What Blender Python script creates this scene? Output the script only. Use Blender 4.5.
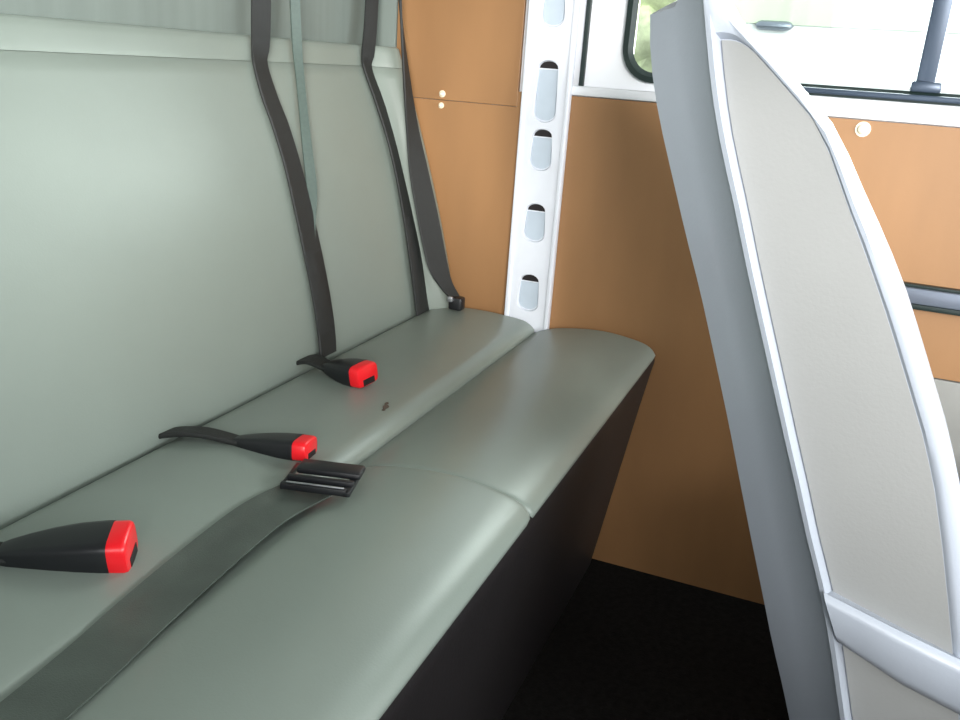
import bpy, bmesh, math, random
from mathutils import Vector, Matrix
random.seed(4)
for o in list(bpy.data.objects): bpy.data.objects.remove(o)
S = bpy.context.scene
C = S.collection

# ------------------------------------------------------------------ camera
YAW, PITCH, ROLL, FPX = 0.3698, -0.3273, 0.0713, 878.9
fw = Vector((math.cos(YAW)*math.cos(PITCH), math.sin(YAW)*math.cos(PITCH), math.sin(PITCH)))
r0 = Vector((math.sin(YAW), -math.cos(YAW), 0)); u0 = r0.cross(fw)
rt = math.cos(ROLL)*r0 + math.sin(ROLL)*u0
up = -math.sin(ROLL)*r0 + math.cos(ROLL)*u0
cam = bpy.data.cameras.new('camera'); co = bpy.data.objects.new('camera', cam); C.objects.link(co)
m3 = Matrix((rt, up, -fw)).transposed()
co.matrix_world = Matrix.Translation((-1.486, -0.6848, 0.8963)) @ m3.to_4x4()
cam.sensor_width = 36.0; cam.lens = FPX/960*36.0; cam.clip_start = 0.02
S.camera = co

# ------------------------------------------------------------------ world, daylight
W = bpy.data.worlds.new('daylight'); S.world = W; W.use_nodes = True
bg = W.node_tree.nodes['Background']
bg.inputs[0].default_value = (0.93, 0.97, 1.0, 1); bg.inputs[1].default_value = 1.9

def daylight(name, loc, rot, sx, sy, power, col=(0.95, 0.98, 1.0)):
    l = bpy.data.lights.new(name, 'AREA'); l.shape = 'RECTANGLE'; l.size = sx; l.size_y = sy
    l.energy = power; l.color = col
    o = bpy.data.objects.new(name, l); C.objects.link(o); o.location = loc; o.rotation_euler = rot
    return o
# daylight entering by the windscreen, by the near side windows and by the window in the far wall
daylight('windscreen_daylight', (-1.05, -2.36, 1.12), (math.radians(90), 0, 0), 1.7, 0.4, 34)
daylight('near_window_daylight', (-2.09, -1.30, 1.10), (0, math.radians(-90), 0), 0.4, 1.5, 10)
daylight('far_window_daylight', (0.16, -0.92, 1.08), (0, math.radians(90), 0), 0.36, 1.15, 24)

# low hazy sun coming in by the front and near side windows
sl = bpy.data.lights.new('low_sun', 'SUN'); sl.energy = 6.2; sl.angle = math.radians(22); sl.color = (1.0, 0.98, 0.95)
so = bpy.data.objects.new('low_sun', sl); C.objects.link(so); so.location = (-4.5, -4, 2)
so.rotation_euler = Vector((1.9, 0.98, -.28)).to_track_quat('-Z', 'Y').to_euler()

S.view_settings.view_transform = 'Standard'; S.view_settings.look = 'None'
S.view_settings.gamma = 1.0; S.view_settings.use_curve_mapping = False
S.view_settings.exposure = 0.0

# ------------------------------------------------------------------ materials
def lin(c):
    return tuple((x/255/12.92 if x/255 <= .04045 else ((x/255+.055)/1.055)**2.4) for x in c) + (1,)
def mat(name, rgb, rough=.5, metal=0.0, var=0.0, vscale=20, bump=0.0, bscale=200, spec=.5, coat=0.0, stretch=(1, 1, 1)):
    m = bpy.data.materials.new(name); m.use_nodes = True
    nt = m.node_tree; b = nt.nodes['Principled BSDF']
    b.inputs['Base Color'].default_value = lin(rgb); b.inputs['Roughness'].default_value = rough
    b.inputs['Metallic'].default_value = metal; b.inputs['Specular IOR Level'].default_value = spec
    b.inputs['Coat Weight'].default_value = coat; b.inputs['Coat Roughness'].default_value = .25
    tc = nt.nodes.new('ShaderNodeTexCoord')
    mp = nt.nodes.new('ShaderNodeMapping'); mp.inputs['Scale'].default_value = stretch
    nt.links.new(tc.outputs['Object'], mp.inputs[0])
    if var:
        n = nt.nodes.new('ShaderNodeTexNoise'); n.inputs['Scale'].default_value = vscale; n.inputs['Detail'].default_value = 4
        nt.links.new(mp.outputs[0], n.inputs['Vector'])
        cr = nt.nodes.new('ShaderNodeValToRGB')
        c = lin(rgb)
        cr.color_ramp.elements[0].position = .3; cr.color_ramp.elements[1].position = .7
        cr.color_ramp.elements[0].color = tuple(x*(1-var) for x in c[:3])+(1,)
        cr.color_ramp.elements[1].color = tuple(min(1, x*(1+var)) for x in c[:3])+(1,)
        nt.links.new(n.outputs[0], cr.inputs[0]); nt.links.new(cr.outputs[0], b.inputs['Base Color'])
    if bump:
        n2 = nt.nodes.new('ShaderNodeTexNoise'); n2.inputs['Scale'].default_value = bscale
        nt.links.new(tc.outputs['Object'], n2.inputs['Vector'])
        bp = nt.nodes.new('ShaderNodeBump'); bp.inputs['Strength'].default_value = bump; bp.inputs['Distance'].default_value = .002
        nt.links.new(n2.outputs[0], bp.inputs['Height']); nt.links.new(bp.outputs[0], b.inputs['Normal'])
    return m
M = {}
M['vinyl'] = mat('grey_green_vinyl', (132, 142, 134), .36, var=.04, vscale=5, bump=.05, bscale=500)
M['skirt'] = mat('black_vinyl_with_shade', (27, 24, 25), .5, var=.1, bump=.1)  # dark vinyl, with the unlit bench front's shade put into its colour
M['webbing'] = mat('black_webbing', (33, 35, 34), .6, var=.12, vscale=300, bump=.3, bscale=900, stretch=(1, 1, .1))
M['webbing_mottled'] = mat('mottled_grey_webbing', (74, 82, 76), .42, var=.2, vscale=18, bump=.2, bscale=900)  # mottled grey, paler than the black webbing
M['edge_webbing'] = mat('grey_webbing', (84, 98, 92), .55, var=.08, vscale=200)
M['plastic'] = mat('black_plastic', (27, 28, 31), .38, var=.08)
M['red'] = mat('red_plastic', (238, 22, 34), .35, var=.04, coat=.2)
M['slot_shade'] = mat('dark_slot_shade', (18, 10, 12), .6, var=.05)  # near-black stands in for the shade inside slot openings
M['ply'] = mat('plywood', (150, 110, 71), .5, var=.12, vscale=6, bump=.06, bscale=120, stretch=(1, 1.2, .35))
M['white'] = mat('white_body_paint', (232, 234, 238), .35, var=.02, vscale=6)
M['rail'] = mat('white_rail_paint', (222, 226, 234), .4, var=.04, vscale=14)
M['rail_in'] = mat('pale_grey_metal', (186, 198, 210), .4, var=.05, vscale=20)
M['rubber'] = mat('black_rubber', (26, 40, 38), .45, var=.08)
M['frame'] = mat('dark_frame_with_glare', (66, 78, 94), .35, metal=.3, var=.06)  # lightened to blue-grey to paint in the window glare
M['shell'] = mat('grey_moulded_plastic', (176, 183, 194), .34, var=.03, vscale=4, bump=.08, bscale=300)
M['spanel'] = mat('pale_grey_trim', (156, 157, 156), .5, var=.03, vscale=6, bump=.1, bscale=260)
M['carpet'] = mat('black_carpet', (22, 21, 20), .95, var=.35, vscale=90, bump=.6, bscale=250, spec=.1)
M['lining'] = mat('grey_green_lining', (116, 126, 120), .7, var=.06, vscale=9, stretch=(6, 6, .3))
M['ceil'] = mat('pale_headlining', (140, 140, 136), .8, var=.03)
M['steel'] = mat('zinc_steel', (176, 178, 182), .35, metal=.8, var=.05)
M['strip'] = mat('grey_metal_strip', (120, 128, 142), .35, metal=.4, var=.05)
M['greypaint'] = mat('grey_floor_paint', (150, 150, 146), .5, var=.05)
M['asphalt'] = mat('grey_asphalt', (120, 120, 118), .9, var=.15, vscale=40)
M['leaf'] = mat('pale_green_leaves', (206, 214, 178), .6, var=.3, vscale=9)
M['vanglass'] = mat('tinted_glass_with_reflection', (188, 202, 178), .3, var=.12, vscale=1.6, stretch=(1, 5, .2))  # green tint with a pale streaked reflection painted into the colour
M['cap'] = mat('cream_plastic_cap', (236, 226, 200), .4, var=.03)
def glass():
    m = bpy.data.materials.new('window_glass'); m.use_nodes = True; nt = m.node_tree
    nt.nodes.clear()
    out = nt.nodes.new('ShaderNodeOutputMaterial'); mx = nt.nodes.new('ShaderNodeMixShader')
    t = nt.nodes.new('ShaderNodeBsdfTransparent'); t.inputs[0].default_value = (.93, .97, .94, 1)
    g = nt.nodes.new('ShaderNodeBsdfGlossy'); g.inputs['Roughness'].default_value = .03
    fr = nt.nodes.new('ShaderNodeFresnel'); fr.inputs[0].default_value = 1.45
    nt.links.new(fr.outputs[0], mx.inputs[0]); nt.links.new(t.outputs[0], mx.inputs[1]); nt.links.new(g.outputs[0], mx.inputs[2])
    nt.links.new(mx.outputs[0], out.inputs[0]); return m
M['glass'] = glass()

# ------------------------------------------------------------------ helpers
def obj(name, bm, m, parent=None, smooth=True, angle=40):
    bmesh.ops.recalc_face_normals(bm, faces=bm.faces)
    me = bpy.data.meshes.new(name); bm.to_mesh(me); bm.free()
    me.materials.append(M[m] if isinstance(m, str) else m)
    if smooth:
        me.shade_smooth()
        try: me.set_sharp_from_angle(angle=math.radians(angle))
        except Exception: pass
    o = bpy.data.objects.new(name, me); C.objects.link(o)
    if parent: o.parent = parent
    return o
def thing(name, label, cat, loc=(0, 0, 0), rz=0, group=None):
    o = bpy.data.objects.new(name, None); C.objects.link(o)
    o.location = loc; o.rotation_euler = (0, 0, rz); o.empty_display_size = .05
    o['label'] = label; o['category'] = cat
    if group: o['group'] = group
    bpy.context.view_layer.update()
    return o
def tag(o, label, cat, group=None):
    o['label'] = label; o['category'] = cat
    if group: o['group'] = group
    return o
def struct(name, bm, m, parent=None, **k):
    o = obj(name, bm, m, parent, **k)
    if not parent: o['kind'] = 'structure'
    return o
def box(bm, lo, hi, bev=0, seg=2, mtx=None):
    r = bmesh.ops.create_cube(bm, size=1)
    vs = r['verts']
    for v in vs:
        v.co = Vector([lo[i] + (v.co[i]+.5)*(hi[i]-lo[i]) for i in range(3)])
    if bev:
        es = {e for v in vs for e in v.link_edges}
        q = bmesh.ops.bevel(bm, geom=list(es), offset=bev, segments=seg, profile=.5, affect='EDGES')
        vs = list({v for f in q['faces'] for v in f.verts} | {v for v in vs if v.is_valid})
    if mtx:
        for v in vs: v.co = mtx @ v.co
    return bm
def B(lo, hi, bev=0, seg=2): return box(bmesh.new(), lo, hi, bev, seg)
def loft(loops, cap=True, ladder=False):
    bm = bmesh.new(); rows = [[bm.verts.new(p) for p in L] for L in loops]; n = len(rows[0])
    for a, b in zip(rows, rows[1:]):
        for i in range(n): bm.faces.new((a[i], a[(i+1) % n], b[(i+1) % n], b[i]))
    if ladder:
        for R in (rows[0], rows[-1]):
            for i in range(n//2-1):
                q = [R[i], R[i+1], R[n-2-i], R[n-1-i]]
                bm.faces.new(q if i+1 != n-2-i else q[:2]+q[3:])
            if n % 2: bm.faces.new((R[n//2-1], R[n//2], R[n//2+1]))
    elif cap: bm.faces.new(rows[0]); bm.faces.new(rows[-1][::-1])
    return bm
def prism(poly, axis, a, b):
    def P(u, v, w): return {'x': (w, u, v), 'y': (u, w, v), 'z': (u, v, w)}[axis]
    return loft([[P(u, v, a) for u, v in poly], [P(u, v, b) for u, v in poly]])
def interp(tab, t):
    if t <= tab[0][0]: return tab[0][1]
    for (a, va), (b, vb) in zip(tab, tab[1:]):
        if t <= b: return va + (vb-va)*(t-a)/(b-a)
    return tab[-1][1]
def smooth_pts(pts, n=6):
    out = []
    P = [Vector(p) for p in pts]
    for i in range(len(P)-1):
        p0 = P[max(i-1, 0)]; p1 = P[i]; p2 = P[i+1]; p3 = P[min(i+2, len(P)-1)]
        for k in range(n):
            t = k/n
            out.append(.5*((2*p1)+(-p0+p2)*t+(2*p0-5*p1+4*p2-p3)*t*t+(-p0+3*p1-3*p2+p3)*t**3))
    out.append(P[-1]); return out
def ribbon(pts, wdirs, widths, th=.0022, n=6):
    """woven strap: centre line, width direction and width per control point"""
    c = smooth_pts(pts, n); w = smooth_pts([Vector(d).normalized()*x for d, x in zip(wdirs, widths)], n)
    loops = []
    for i in range(len(c)):
        t = (c[min(i+1, len(c)-1)]-c[max(i-1, 0)]).normalized()
        nn = t.cross(w[i]).normalized()*th; h = w[i]*.5
        loops.append([c[i]-h-nn*.3, c[i]-h*.92-nn, c[i]+h*.92-nn, c[i]+h-nn*.3, c[i]+h+nn*.3, c[i]+h*.92+nn, c[i]-h*.92+nn, c[i]-h+nn*.3])
    return loft(loops)

# ------------------------------------------------------------------ van body (the setting)
struct('floor', B((-2.1, -2.35, -.05), (.05, .2, 0)), 'carpet')
struct('ceiling', B((-2.15, -2.4, 1.45), (.07, .25, 1.5)), 'ceil')
struct('wall_back', B((-2.1, .15, 0), (.01, .2, 1.45)), 'lining')
def frame_wall(x0, x1, y0, y1, z0, z1, oy0, oy1, oz0, oz1, rad=.05):
    """side wall along y with a round cornered window opening"""
    n = 8; hole = []
    for (cy, cz, a0) in ((oy1-rad, oz1-rad, 0), (oy0+rad, oz1-rad, 90), (oy0+rad, oz0+rad, 180), (oy1-rad, oz0+rad, 270)):
        for k in range(n+1):
            a = math.radians(a0+90*k/n); hole.append((cy+rad*math.cos(a), cz+rad*math.sin(a)))
    outer = []
    cy, cz = (oy0+oy1)/2, (oz0+oz1)/2
    N = n+1
    corners = [(y1, z1), (y0, z1), (y0, z0), (y1, z0)]
    for q in range(4):
        A = corners[q]
        for k in range(N):
            outer.append(A)
    bm = bmesh.new()
    cv = {}
    def V(x, p):
        key = (x, round(p[0], 5), round(p[1], 5))
        if key not in cv: cv[key] = bm.verts.new((x, p[0], p[1]))
        return cv[key]
    m = len(hole)
    for i in range(m):
        j = (i+1) % m
        for x in (x0, x1):
            f = []
            for v in (V(x, hole[i]), V(x, hole[j]), V(x, outer[j]), V(x, outer[i])):
                if v not in f: f.append(v)
            try: bm.faces.new(f)
            except ValueError: pass
        bm.faces.new((V(x0, hole[i]), V(x0, hole[j]), V(x1, hole[j]), V(x1, hole[i])))
    for i in range(4):
        a, b = corners[i], corners[(i+1) % 4]
        bm.faces.new((V(x0, a), V(x0, b), V(x1, b), V(x1, a)))
    return bm, hole
WY0, WY1, WZ0, WZ1 = -1.62, -.322, .884, 1.26
bm, hole = frame_wall(.006, .05, -2.4, .2, 0, 1.45, WY0, WY1, WZ0, WZ1)
struct('wall_right', bm, 'white', angle=30)
bm = bmesh.new()
for lo, hi in (((-2.4, 0), (-2.2, 1.45)), ((-2.2, 0), (-1.36, .68)), ((-1.36, 0), (-1.28, 1.45)), ((-1.28, 0), (-.40, .86)), ((-.40, 0), (.2, 1.45)), ((-2.2, 1.40), (-1.36, 1.45)), ((-1.28, 1.40), (-.40, 1.45))):
    box(bm, (-2.1, lo[0], lo[1]), (-2.06, hi[0], hi[1]))
struct('wall_left', bm, 'ceil', smooth=False)  # unseen near wall, its openings shaped to steer the sunlight
# front bulkhead under the windscreen opening
bm = bmesh.new()
box(bm, (-2.1, -2.4, 0), (.05, -2.35, .86)); box(bm, (-2.1, -2.4, 1.4), (.05, -2.35, 1.45))
box(bm, (-2.1, -2.4, .86), (-1.98, -2.35, 1.4)); box(bm, (-.07, -2.4, .86), (.05, -2.35, 1.4))
struct('wall_front', bm, 'white', smooth=False)

# window in the far wall: rubber gasket round the opening, two panes, a mullion and a sliding rail
def ring(path, prof):
    """sweep a small profile (out, x) round a closed path in the wall plane"""
    n = len(path); loops = []
    for i in range(n):
        a = Vector(path[i-1]); b = Vector(path[(i+1) % n]); t = (b-a).normalized(); nn = Vector((t.y, -t.x))
        loops.append([(x, path[i][0]+nn.x*o, path[i][1]+nn.y*o) for o, x in prof])
    loops.append(loops[0]); bm = loft(loops, cap=False); bmesh.ops.remove_doubles(bm, verts=bm.verts, dist=1e-6); return bm
gw = ring(hole, [(.003, -.004), (.003, .008), (-.010, .012), (-.013, .002), (-.006, -.006)])
win = struct('window_1', gw, 'rubber')
win['label'] = 'side window with black rubber surround'
box_ = B((.012, -.760, .893), (.026, WY1-.008, WZ1-.01)); pane = None
obj('pane', B((.020, -.762, .893), (.023, WY1-.01, WZ1-.01)), 'glass', win, smooth=False)
obj('pane', B((.026, WY0+.01, .893), (.029, -.762, WZ1-.01)), 'glass', win, smooth=False); box_.free()
bm = B((.004, -.784, .896), (.030, -.758, WZ1-.008), .003)
obj('mullion', bm, 'frame', win)
obj('mullion_foot', B((-.002, -.794, .896), (.018, -.752, .912), .004), 'frame', win)
bm = bmesh.new()
box(bm, (-.009, WY0+.04, .884), (.028, -.45, .8925), .002); box(bm, (.004, WY0+.04, .8905), (.016, -.45, .8965), .002)
obj('sliding_track', bm, 'frame', win)
# white sill ledge under the window
struct('trim_1', B((-.008, -2.3, .852), (.006, -.24, .868), .004), 'white')
# dark strip between rail and window panel
struct('trim_2', B((-.001, -.2580, .868), (.0065, -.2500, 1.44), .001), 'rubber')
# grey painted lower wall beneath the plywood beside the front seat
struct('trim_3', B((-.004, -2.3, 0), (.006, -.80, .473), .003), 'greypaint')

# plywood lining
lp = [(.149, .0), (.149, .8255), (-.145, .8255), (-.145, .851), (-2.3, .851), (-2.3, .475), (-.80, .475), (-.80, .0)]
plyA = thing('plywood_panel', 'large plywood lining board on the side wall below the window', 'panel', (0, -.4, 0), 0, 'plywood lining boards')
def at(o, bm):                                     # shift world-built mesh to the thing's own base
    inv = o.matrix_world.inverted()
    for v in bm.verts: v.co = inv @ v.co
    return bm
obj('board', at(plyA, prism(lp, 'x', -.004, .0045)), 'ply', plyA, smooth=False)
def bolt(parent, y, z, r, m, x=-.004):
    prof = [(0, r*1.5), (.0015, r*1.5), (.0015, r), (.005, r*.95), (.0065, r*.6), (.007, .0001)]
    loops = [[(x-d, y+rr*math.cos(2*math.pi*k/14), z+rr*math.sin(2*math.pi*k/14)) for k in range(14)] for d, rr in prof]
    return obj('screw', at(parent, loft(loops)), m, parent)
bolt(plyA, -.700, .838, .0075, 'cap'); bolt(plyA, -.002, .8165, .0035, 'cap')
struct('trim_4', B((-.008, .093, .829), (.0045, .149, 1.445), .002), 'lining')
plyB = thing('plywood_panel', 'upper plywood board above the horizontal joint, left of the slotted rail', 'panel', (0, 0, .83), 0, 'plywood lining boards')
obj('board', at(plyB, B((-.004, -.145, .8262), (.0045, .092, 1.445), .001)), 'ply', plyB, smooth=False)
bolt(plyB, -.003, .8365, .004, 'cap', -.004)

# slotted rail: pressed plate with tongue shaped pockets, dark pieces at their tops painting the shade of openings
def rail():
    t = thing('slotted_rail', 'white upright slotted metal rail on the plywood behind the bench end', 'rail', (0, -.193, .432))
    yc, hw, d = -.1995, .0385, .016
    z0, z1 = .432, 1.44
    pk = [(.47, .541), (.597, .668), (.722, .795), (.803, .906), (.955, 1.03), (1.08, 1.15), (1.20, 1.27)]
    body = B((-d, yc-hw, z0), (-.0045, yc+hw, z1), .002)
    me = bpy.data.meshes.new('tmp'); body.to_mesh(me); body.free(); ob = bpy.data.objects.new('tmp', me); C.objects.link(ob)
    cutters = []
    for a, b in pk:
        w = .0215; pts = []
        for k in range(13):
            an = math.pi+math.pi*k/12; pts.append((yc+w*math.cos(an), a+w*.7+w*.7*math.sin(an)))
        for k in range(9):
            an = math.pi*k/8; pts.append((yc+w*.85*math.cos(an), b-.012+.012*math.sin(an)))
        loops = [[(-d-.004, y, z) for y, z in pts], [(-d+.006, yc+(y-yc)*.88, z+(.003 if z < (a+b)/2 else -.002)) for y, z in pts]]
        bm = loft(loops); bmesh.ops.recalc_face_normals(bm, faces=bm.faces)
        cm = bpy.data.meshes.new('cut'); bm.to_mesh(cm); bm.free(); cob = bpy.data.objects.new('cut', cm); C.objects.link(cob); cutters.append(cob)
        mod = ob.modifiers.new('b', 'BOOLEAN'); mod.object = cob; mod.operation = 'DIFFERENCE'; mod.solver = 'EXACT'
    bpy.context.view_layer.update()
    ev = ob.evaluated_get(bpy.context.evaluated_depsgraph_get())
    bm = bmesh.new(); bm.from_mesh(ev.to_mesh())
    for cob in cutters: bpy.data.objects.remove(cob)
    bpy.data.objects.remove(ob)
    obj('plate', at(t, bm), 'rail', t, angle=35)
    for a, b in pk:
        # pressed tongue lying in the pocket, and a dark piece for the shade of the opening above it
        w = .0205; pts = []
        for k in range(13):
            an = math.pi+math.pi*k/12; pts.append((yc+w*.85*math.cos(an), a+.005+w*.6+w*.6*math.sin(an)))
        pts += [(yc+w*.82, b-.016), (yc-w*.82, b-.016)]
        obj('tongue', at(t, prism(pts, 'x', -d+.0062, -d+.0035)), 'rail_in', t, angle=30)
        pts = [(yc+w*.80*math.cos(math.pi*k/10), b-.014+.0115*math.sin(math.pi*k/10)) for k in range(11)]
        obj('slot_shade', at(t, prism(pts, 'x', -d+.0062, -d+.005)), 'slot_shade', t)
    # turned edges either side
    for s in (-1, 1):
        obj('flange', at(t, B((-d-.004, yc+s*hw-.004, z0), (-.0045, yc+s*hw+.004, z1), .002)), 'rail', t)
rail()

# grey metal strip on the plywood beside the front seat
t = thing('metal_strip', 'dark grey horizontal metal strip on the plywood right of the front seat', 'strip', (0, -1.2, .58))
obj('bar', at(t, B((-.022, -1.6, .5895), (-.0045, -.79, .614), .003)), 'strip', t)
obj('rubber_edge', at(t, B((-.025, -1.6, .582), (-.0045, -.79, .590), .001)), 'rubber', t)
obj('rubber_edge', at(t, B((-.018, -1.6, .6135), (-.0045, -.79, .619), .001)), 'rubber', t)

# ------------------------------------------------------------------ bench seat
def topz(x, y):
    """height of the bench cushion"""
    if y > -.222:
        u = (y+.222)/.222
        z = .4505+.010*math.sin(math.pi*min(max(u, 0), 1))**.7
        if y > -.03: z -= .02*((y+.03)/.03)**2
    else:
        u = min((-.222-y)/.215, 1)
        z = .4470+.015*math.sin(math.pi*u**1.25)-.02*max(0, (u-.8)/.2)**2
    z -= .010*math.exp(-((y+.224)/.013)**2)
    return z
bench = thing('bench_seat', 'grey green vinyl bench seat with high backrest along the rear', 'bench', (-1.0, -.2, 0))
def shrink(L, f, x):
    cy = sum(p[0] for p in L)/len(L); cz = sum(p[1] for p in L)/len(L)
    return [(x, cy+(y-cy)*f[0], cz+(z-cz)*f[1]) for y, z in L]
def sweep(prof, x0, x1, r, n=24, bow=None):
    """upholstered block: profile carried along x with rounded ends"""
    cy = sum(p[0] for p in prof)/len(prof); cz = sum(p[1] for p in prof)/len(prof)
    hy = max(abs(p[0]-cy) for p in prof); hz = max(abs(p[1]-cz) for p in prof)
    st = []
    for k in range(7):
        a = math.pi/2*k/6; st.append((x0+r*(1-math.sin(a)), r*(1-math.cos(a))))
    st = st[::-1]
    st = [(x0+r*(1-math.cos(math.pi/2*k/6)), r*(1-math.sin(math.pi/2*k/6))) for k in range(7)]
    mid = [(x0+r+(x1-x0-2*r)*k/n, 0) for k in range(1, n)] + ([(x1-r-.11+.012*k, 0) for k in range(9)] if bow else [])
    mid.sort()
    en = [(x1-r*(1-math.cos(math.pi/2*k/6)), r*(1-math.sin(math.pi/2*k/6))) for k in range(6, -1, -1)]
    loops = []
    for x, ins in st+mid+en:
        fy = (hy-ins)/hy; fz = (hz-ins)/hz
        L = shrink(prof, (fy, fz), x)
        if bow: L = [bow(p) for p in L]
        loops.append(L)
    return loft(loops)
# rear sitting panel
ys = [-.002-.218*k/26 for k in range(27)]
prof = [(y, topz(0, y)) for y in ys] + [(-.224, .40), (-.224, .36), (-.10, .355), (.03, .36), (.03, .41), (.012, .425)]
obj('seat_panel', at(bench, sweep(prof, -1.98, -.0205, .006, 40)), 'vinyl', bench, angle=60)
# front roll, sewn in two lengths
def front_prof():
    P = [(-.221, .40), (-.221, .437)]
    for k in range(26):
        y = -.223-.176*k/25
        P.append((y, topz(0, y)))
    y, z = P[-1]
    for k in range(1, 11):
        a = math.pi/2*k/10
        P.append((y-.044*math.sin(a), z-.020*(1-math.cos(a))-.001*k/10))
    for _ in range(8):
        P = P[:2]+[tuple((P[i-1][j]+2*P[i][j]+P[i+1][j])/4 for j in (0, 1)) for i in range(2, len(P)-1)]+P[-1:]
    P += [(-.441, .429), (-.434, .418), (-.40, .39), (-.30, .38)]
    return P
fp = front_prof()
obj('front_roll', at(bench, sweep(fp, -.672, -.0195, .009, 30)), 'vinyl', bench, angle=60)
obj('front_roll', at(bench, sweep(fp, -1.98, -.668, .016, 40)), 'vinyl', bench, angle=60)
obj('skirt', at(bench, prism([(-.432, .438), (-.440, .433), (-.4425, .424), (-.438, .40), (-.426, .33), (-.374, 0), (.10, 0), (.10, .36), (-.30, .375), (-.41, .40)], 'x', -1.97, -.024)), 'skirt', bench)  # black face also paints the shade below the front roll
# backrest
def F(z): return -.01+.127*max(0, (z-.45)/.44)**1.3
bp = []
for k in range(25):
    z = .41+.4635*k/24; bp.append((F(z)+(.012*((.45-z)/.04) if z < .45 else 0), z))
bp += [(F(.874)+.004, .8745), (.146, .8745), (.146, .6), (.146, .41), (.06, .40)]
def bow(p):                                        # the far edge of the backrest is rounded off
    x, y, z = p
    d = min(1, max(0, (x+.075)/.045)); e = max(0, (x+.022)/.014)
    if y < .14: y += -.046*d*d*(3-2*d)+.010*e*e
    return (x, y, z)
obj('backrest', at(bench, sweep(bp, -1.98, -.006, .008, 60, bow)), 'vinyl', bench, angle=60)
hb = [(F(.876)+.001, .8746), (F(.885)-.001, .882), (F(.9)-.001, .897), (F(.905), .905), (.128, .909), (.146, .909), (.146, .8746)]
obj('head_band', at(bench, sweep(hb, -1.98, -.006, .005, 60, bow)), 'vinyl', bench, angle=60)
# scuff mark on the seat
bm = bmesh.new()
for k, (dx, dy, r) in enumerate(((0, 0, .008), (.010, .004, .005), (-.010, -.003, .004))):
    L = []
    for i in range(10):
        a = 2*math.pi*i/10; rr = r*(.7+.5*random.random())
        x, y = -.528+dx+rr*math.cos(a), -.185+dy+rr*.5*math.sin(a)
        L.append(bm.verts.new((x, y, topz(x, y)+.0009)))
    f = bm.faces.new(L)
    q = bmesh.ops.extrude_face_region(bm, geom=[f])
    for v in q['geom']:
        if isinstance(v, bmesh.types.BMVert): v.co.z += .0004
M['scuff'] = mat('brown_scuff', (96, 82, 72), .7, var=.2)
sc = obj('scuff_mark', at(bench, bm), 'scuff', bench); sc['label'] = 'small brown scuff mark'

# ------------------------------------------------------------------ shoulder belts
X = (1, 0, 0)
t = thing('seat_belt', 'black belt crossing the middle of the grey backrest, nearer the camera', 'seat belt', (-.39, 0, .45), 0, 'belts hanging down the backrest')
pts = [(-.372, .112, 1.44), (-.373, .113, 1.1), (-.376, .113, .95), (-.384, .109, .895), (-.391, .105, .872), (-.393, .089, .83), (-.386, .075, .789), (-.384, .056, .735), (-.386, .036, .672), (-.388, .017, .607), (-.391, .001, .549), (-.395, -.011, .498), (-.400, -.018, .462)]
wd = [(.9, -.42, 0)]*3 + [(.95, -.3, 0)] + [X]*9
obj('webbing', at(t, ribbon(pts, wd, [.031, .031, .031, .031]+[.033, .037, .040, .041, .044, .046, .046, .046, .044])), 'webbing', t)
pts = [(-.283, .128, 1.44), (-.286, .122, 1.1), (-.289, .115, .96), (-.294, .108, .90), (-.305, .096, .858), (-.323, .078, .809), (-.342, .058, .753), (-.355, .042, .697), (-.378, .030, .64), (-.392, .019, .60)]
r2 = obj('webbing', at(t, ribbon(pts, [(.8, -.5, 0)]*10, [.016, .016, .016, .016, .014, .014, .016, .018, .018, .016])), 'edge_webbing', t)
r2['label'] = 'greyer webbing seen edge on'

t = thing('seat_belt', 'black belt at the far end of the backrest beside the plywood', 'seat belt', (-.06, 0, .48), 0, 'belts hanging down the backrest')
pts = [(-.056, .112, 1.44), (-.056, .113, 1.1), (-.062, .113, .95), (-.078, .108, .895), (-.085, .104, .871), (-.077, .085, .82), (-.071, .060, .753), (-.069, .038, .686), (-.072, .017, .617), (-.078, -.002, .548), (-.080, -.022, .452)]
obj('webbing', at(t, ribbon(pts, [(.9, -.42, 0)]*4+[X]*7, [.027]*5+[.028, .030,   .038, .046, .050, .052])), 'webbing', t)
pts = [(-.050, .078, 1.44), (-.050, .073, 1.1), (-.05, .064, .985), (-.052, .050, .889), (-.053, .032, .789), (-.055, .012, .704), (-.055, -.012, .617), (-.052, -.032, .543), (-.05, -.050, .506), (-.05, -.072, .482)]
obj('webbing', at(t, ribbon(pts, [(1, .6, 0)]*3+[(1, .2, 0), (1, -.3, 0), (1, -.6, 0)]+[(1, -.6, .1)]+[(1, -.5, .2)]*3, [.022, .022, .022, .024, .028, .040, .045, .044, .03, .02])), 'webbing', t)
e = obj('anchor_bracket', at(t, B((-.062, -.088, .462), (-.040, -.062, .486), .004)), 'plastic', t)
obj('anchor_bolt', at(t, B((-.067, -.072, .478), (-.060, -.062, .488), .002)), 'steel', e)
e.children[0].matrix_parent_inverse = Matrix.Identity(4)

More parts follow.
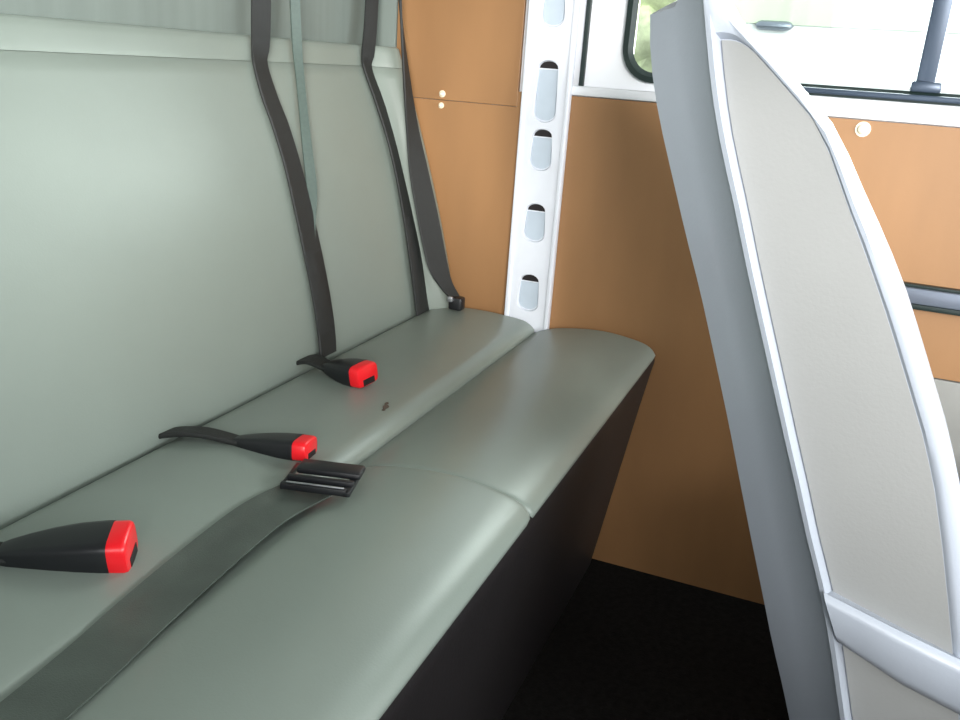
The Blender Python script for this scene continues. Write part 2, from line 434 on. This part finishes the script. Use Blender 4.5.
# ------------------------------------------------------------------ buckles
def buckle(label, base, tip, zb, zt, L, w, h, roll=0.0, strap=None):
    """webbing stalk out of the seat crease, tapering black housing, red release button at the tip"""
    base = Vector((*base, zb)); tip = Vector((*tip, zt))
    d = (tip-base); d.normalize()
    side = d.cross(Vector((0, 0, 1))).normalized(); upv = side.cross(d).normalized()
    if roll:
        R = Matrix.Rotation(roll, 3, d); side = R @ side; upv = R @ upv
    t = thing('seat_belt_buckle', label, 'buckle', (base.x, base.y, zb-.012), 0, 'red button buckles along the bench')
    def P(a, s, u): return tip + d*a + side*s + upv*u
    def sec(a, w, h, n=5, sq=.45):
        out = []
        for k in range(20):
            an = 2*math.pi*k/20; c, s_ = math.cos(an), math.sin(an)
            out.append(P(a, w*.5*math.copysign(abs(c)**sq, c), h*.5*math.copysign(abs(s_)**sq, s_)))
        return out
    st = [(-L, .42, .40), (-L*.93, .52, .52), (-L*.80, .66, .68), (-L*.6, .84, .86), (-L*.4, .96, .97), (-L*.22, 1, 1), (-.018, 1, 1), (-.016, .99, .99)]
    obj('housing', at(t, loft([sec(a, w*x, h*y) for a, x, y in st])), 'plastic', t)
    rb = obj('release_button', at(t, loft([sec(-.0165, w*.97, h*.97), sec(-.004, w*.96, h*.96), sec(-.001, w*.90, h*.88), sec(0, w*.80, h*.76)])), 'red', t)
    rb['label'] = 'red release button'
    bm = bmesh.new()
    mt = Matrix.Identity(4)
    for i in range(3): mt[i][0] = d[i]; mt[i][1] = side[i]; mt[i][2] = upv[i]; mt[i][3] = tip[i]
    box(bm, (-.003, -w*.26, -h*.40), (.0006, w*.26, -h*.12), .0005, 1, mt)
    obj('latch_slot', at(t, bm), 'slot_shade', t)
    a = P(-L*.97, 0, 0)
    pts = [base - d*.03 + Vector((0, 0, -.022)), base + Vector((0, 0, -.004)), base.lerp(a, .5)+Vector((0, 0, .006)), a, P(-L*.8, 0, 0)]
    obj('strap', at(t, ribbon(pts, [side]*5, [w*.7, w*.7, w*.66, w*.52, w*.5], .003)), 'webbing', t)
    return t
buckle('largest buckle with red button, lying nearest the camera at the seat crease', (-1.066, .004), (-.965, -.168), .462, .472, .108, .046, .036, .15)
buckle('middle buckle with red button, lying against the black latch plate', (-.742, .006), (-.706, -.186), .458, .468, .092, .040, .024, -.1)
buckle('farthest buckle with red button, at the foot of the middle backrest belt', (-.452, .004), (-.484, -.134), .464, .478, .080, .044, .032, .1)

# ------------------------------------------------------------------ lap belt lying along the seat, with its latch plate
t = thing('lap_belt', 'flat dark webbing belt lying lengthwise along the bench seam with black latch plate', 'seat belt', (-.9, -.22, .45))
cen = [(-.765, -.226), (-.80, -.219), (-.83, -.215), (-.87, -.215), (-.95, -.221), (-1.03, -.229), (-1.115, -.239), (-1.25, -.248), (-1.45, -.252), (-1.8, -.25)]
loops = []
cc = smooth_pts([(x, y, 0) for x, y in cen], 6)
for i, p in enumerate(cc):
    tn = (cc[min(i+1, len(cc)-1)]-cc[max(i-1, 0)]).normalized(); nn = Vector((-tn.y, tn.x, 0))
    row_t, row_b = [], []
    for k in range(9):
        s = (k-4)/4*.026; q = p+nn*s
        z = max(topz(q.x, q.y), .4525)+.0022
        row_t.append((q.x, q.y, z+.0012)); row_b.append((q.x, q.y, z-.0006))
    loops.append(row_t+row_b[::-1])
obj('webbing', at(t, loft(loops)), 'webbing_mottled', t)
d = Vector((.26, -.966, 0)); s = Vector((.966, .26, 0)); o0 = Vector((-.757, -.230, .4625))
mt = Matrix.Identity(4)
for i in range(3): mt[i][0] = d[i]*.86; mt[i][1] = s[i]*.86; mt[i][3] = o0[i]
lp_ = bmesh.new()
box(lp_, (-.041, -.034, -.002), (.041, -.026, .006), .002, 2, mt)
box(lp_, (-.038, -.017, .000), (.046, -.009, .008), .002, 2, mt)
box(lp_, (-.041, -.034, -.002), (-.036, .03, .004), .0015, 2, mt)
box(lp_, (.036, -.034, -.002), (.046, .03, .004), .0015, 2, mt)
plate = obj('latch_plate', at(t, lp_), 'plastic', t)
bm = bmesh.new(); box(bm, (-.032, .000, .003), (.050, .030, .011), .0035, 2, mt)
obj('cover', at(t, bm), 'plastic', plate)
bm = bmesh.new(); box(bm, (-.034, -.0315, .006), (.038, -.0285, .0072), .0005, 1, mt)
obj('metal_edge', at(t, bm), 'steel', plate)

# ------------------------------------------------------------------ front seat, seen from its side
silL = [(.945, -.478), (.909, -.484), (.875, -.493), (.832, -.508), (.793, -.523), (.738, -.544), (.682, -.567), (.617, -.591), (.543, -.618), (.470, -.643), (.407, -.665), (.348, -.686), (.288, -.707), (.239, -.726), (.189, -.744), (.111, -.771)][::-1]
rid = [(.995, -.531), (.962, -.540), (.924, -.549), (.885, -.559), (.850, -.570), (.815, -.583), (.779, -.597), (.729, -.615), (.677, -.635), (.620, -.657), (.560, -.680), (.512, -.699), (.464, -.717), (.433, -.730), (.406, -.741), (.352, -.760), (.261, -.788), (.190, -.811), (.10, -.84)][::-1]
silR = [(.985, -.545), (.964, -.555), (.952, -.567), (.939, -.581), (.923, -.601), (.903, -.624), (.883, -.646), (.867, -.664), (.842, -.683), (.815, -.700), (.791, -.715), (.768, -.731), (.745, -.745), (.725, -.757), (.680, -.780), (.633, -.803), (.596, -.821), (.549, -.841), (.489, -.861), (.427, -.880), (.319, -.912), (.228, -.938), (.10, -.97)][::-1]
ZB = .16
def rimw(z): return 1-.48*min(1, max(0, (z-.74)/.12))
def outline(fl, fr, zl, zr, x, il=0, ir=0, n=28, top=5, xr=None):
    L = []; x0 = x; xr = x if xr is None else xr
    for k in range(n+1):
        z = ZB+(zl-ZB)*k/n; L.append((x, interp(fl, z)-il, z))
    a = L[-1]; yb = interp(fr, zr)+ir*rimw(zr)
    for k in range(1, top):
        u = k/top; L.append((x0+(xr-x0)*u, a[1]+(yb-a[1])*u, zl+(zr-zl)*u+.004*math.sin(math.pi*u)))
    for k in range(n, -1, -1):
        z = ZB+(zr-ZB)*k/n; L.append((xr, interp(fr, z)+ir*rimw(z), z))
    return L
seat = thing('front_seat', 'tall reclined grey plastic front seat back with pale recessed side panel', 'seat', (-.42, -.85, 0))
mid = [(z, (interp(rid, z)*.5+interp(silL, z)*.5)+.002) for z, _ in rid]
def rec(fr, f): return [(z, y+max(0, (y+.685))*f+.012*f) for z, y in fr]
loops = [
    outline(rid, silR, .930, .920, -.608, .011, .024, xr=-.6185),
    outline(rid, silR, .935, .926, -.6185, .008, .021, xr=-.6215),
    outline(rid, silR, .950, .940, -.6235, .005, .016, xr=-.6225),
    outline(rid, silR, .992, .975, -.6215, .000, .006, xr=-.6195),
    outline(rid, silR, .996, .984, -.6160, -.003, .001),
    outline(mid, silR, .957, .985, -.585, 0, 0),
    outline(silL, silR, .951, .980, -.556, .001, .001),
    outline(silL, rec(silR, .1), .949, .972, -.540, .001, .004),
    outline(silL, rec(silR, .5), .94, .955, -.46, .012, .03),
    outline(silL, rec(silR, .5), .94, .955, -.38, .012, .03),
    outline(silL, rec(silR, .5), .92, .92, -.33, .03, .04)]
obj('shell', at(seat, loft(loops, ladder=True)), 'shell', seat, angle=35)
obj('side_panel', at(seat, loft([outline(rid, silR, .929, .919, -.6105, .012, .0245, xr=-.6200), outline(rid, silR, .929, .911, -.604, .012, .0245, xr=-.610)], ladder=True)), 'spanel', seat, angle=35)
# lower cross trim where the back meets the seat base
tp = lambda y: .4095+(y+.741)*.245
prof = [(-.006, -.004), (-.014, .000), (-.020, -.006), (-.021, -.012), (-.017, -.050), (-.010, -.062), (0, -.064), (.014, -.060), (.014, -.004)]
loops = []
for k in range(13):
    y = -.744-.45*k/12; f = min(1, .72+k*.14)
    g = .38*max(0, 1-k/6)
    loops.append([(-.617+a*f, y+b*g, tp(y)+b*(.5+.5*f)) for a, b in prof])
obj('side_trim', at(seat, loft(loops)), 'shell', seat, angle=50)
# cushion and pedestal in front of the back
cp = [(-.85, .20), (-.85, .33), (-.90, .385), (-1.0, .395), (-1.22, .41), (-1.29, .39), (-1.31, .33), (-1.29, .22), (-1.2, .20)]
obj('cushion', at(seat, sweep(cp, -.600, -.22, .03, 12)), 'vinyl', seat, angle=60)
obj('pedestal', at(seat, B((-.56, -1.2, 0), (-.27, -.82, .21), .01)), 'skirt', seat)

# ------------------------------------------------------------------ outside the window
g = struct('ground', B((-8, -10, -.50), (14, 10, -.46)), 'asphalt', smooth=False)
van = thing('parked_van', 'white van parked outside, seen through the side window', 'van', (2.6, -1.0, -.46))
def bodysec(x0, x1, y0, y1):
    return [(x0, y0), (x0-.06, y0+.35)]
poly = [(2.08, -.18), (2.02, .3), (2.0, .8), (2.0, 1.062), (2.10, 1.75), (2.2, 1.85), (3.6, 1.85), (3.75, 1.7), (3.85, 1.0), (3.85, -.18)]
loops = []
for y, f in ((-4.2, .93), (-4.1, 1), (-.9, 1), (-.12, 1), (-.04, .94)):
    cx, cz = 2.95, .8
    loops.append([(cx+(x-cx)*f, y, cz+(z-cz)*f) for x, z in poly])
obj('body', at(van, loft(loops)), 'white', van, angle=35)
for a, b in ((-.98, -.18), (-2.4, -1.35)):
    f = lambda z: 2.0+.10*(z-1.062)/.688-.012
    q = [(f(1.09), a, 1.09), (f(1.09), b, 1.09), (f(1.62), b, 1.62), (f(1.62), a, 1.62)]
    obj('side_glass', at(van, loft([q, [(x+.02, y, z) for x, y, z in q]])), 'vanglass', van, smooth=False)
obj('mirror', at(van, B((1.95, -.43, 1.068), (1.99, -.30, 1.10), .02)), 'strip', van)
for y in (-3.3, -.8):
    lp2 = [[(x, y+r*math.cos(2*math.pi*k/24), -.16+r*math.sin(2*math.pi*k/24)) for k in range(24)] for x, r in ((2.02, .22), (2.02, .30), (2.06, .31), (2.22, .31), (2.24, .2))]
    obj('wheel', at(van, loft(lp2)), 'rubber', van)
hd = bmesh.new()
for k in range(260):
    c = Vector((6.4+random.uniform(-.5, .5), random.uniform(-.5, 3.2), random.uniform(-.4, 2.2)))
    m = Matrix.Translation(c) @ Matrix.Rotation(random.random()*6, 4, 'Z') @ Matrix.Diagonal((random.uniform(.18, .34),)*3+(1,))
    bmesh.ops.create_icosphere(hd, subdivisions=1, radius=1, matrix=m)
for v in hd.verts: v.co += Vector((random.uniform(-.05, .05), random.uniform(-.05, .05), random.uniform(-.05, .05)))
hg = thing('hedge', 'pale green hedge outside beyond the parked van', 'hedge', (6.4, 1.3, -.46))
obj('foliage', at(hg, hd), 'leaf', hg)
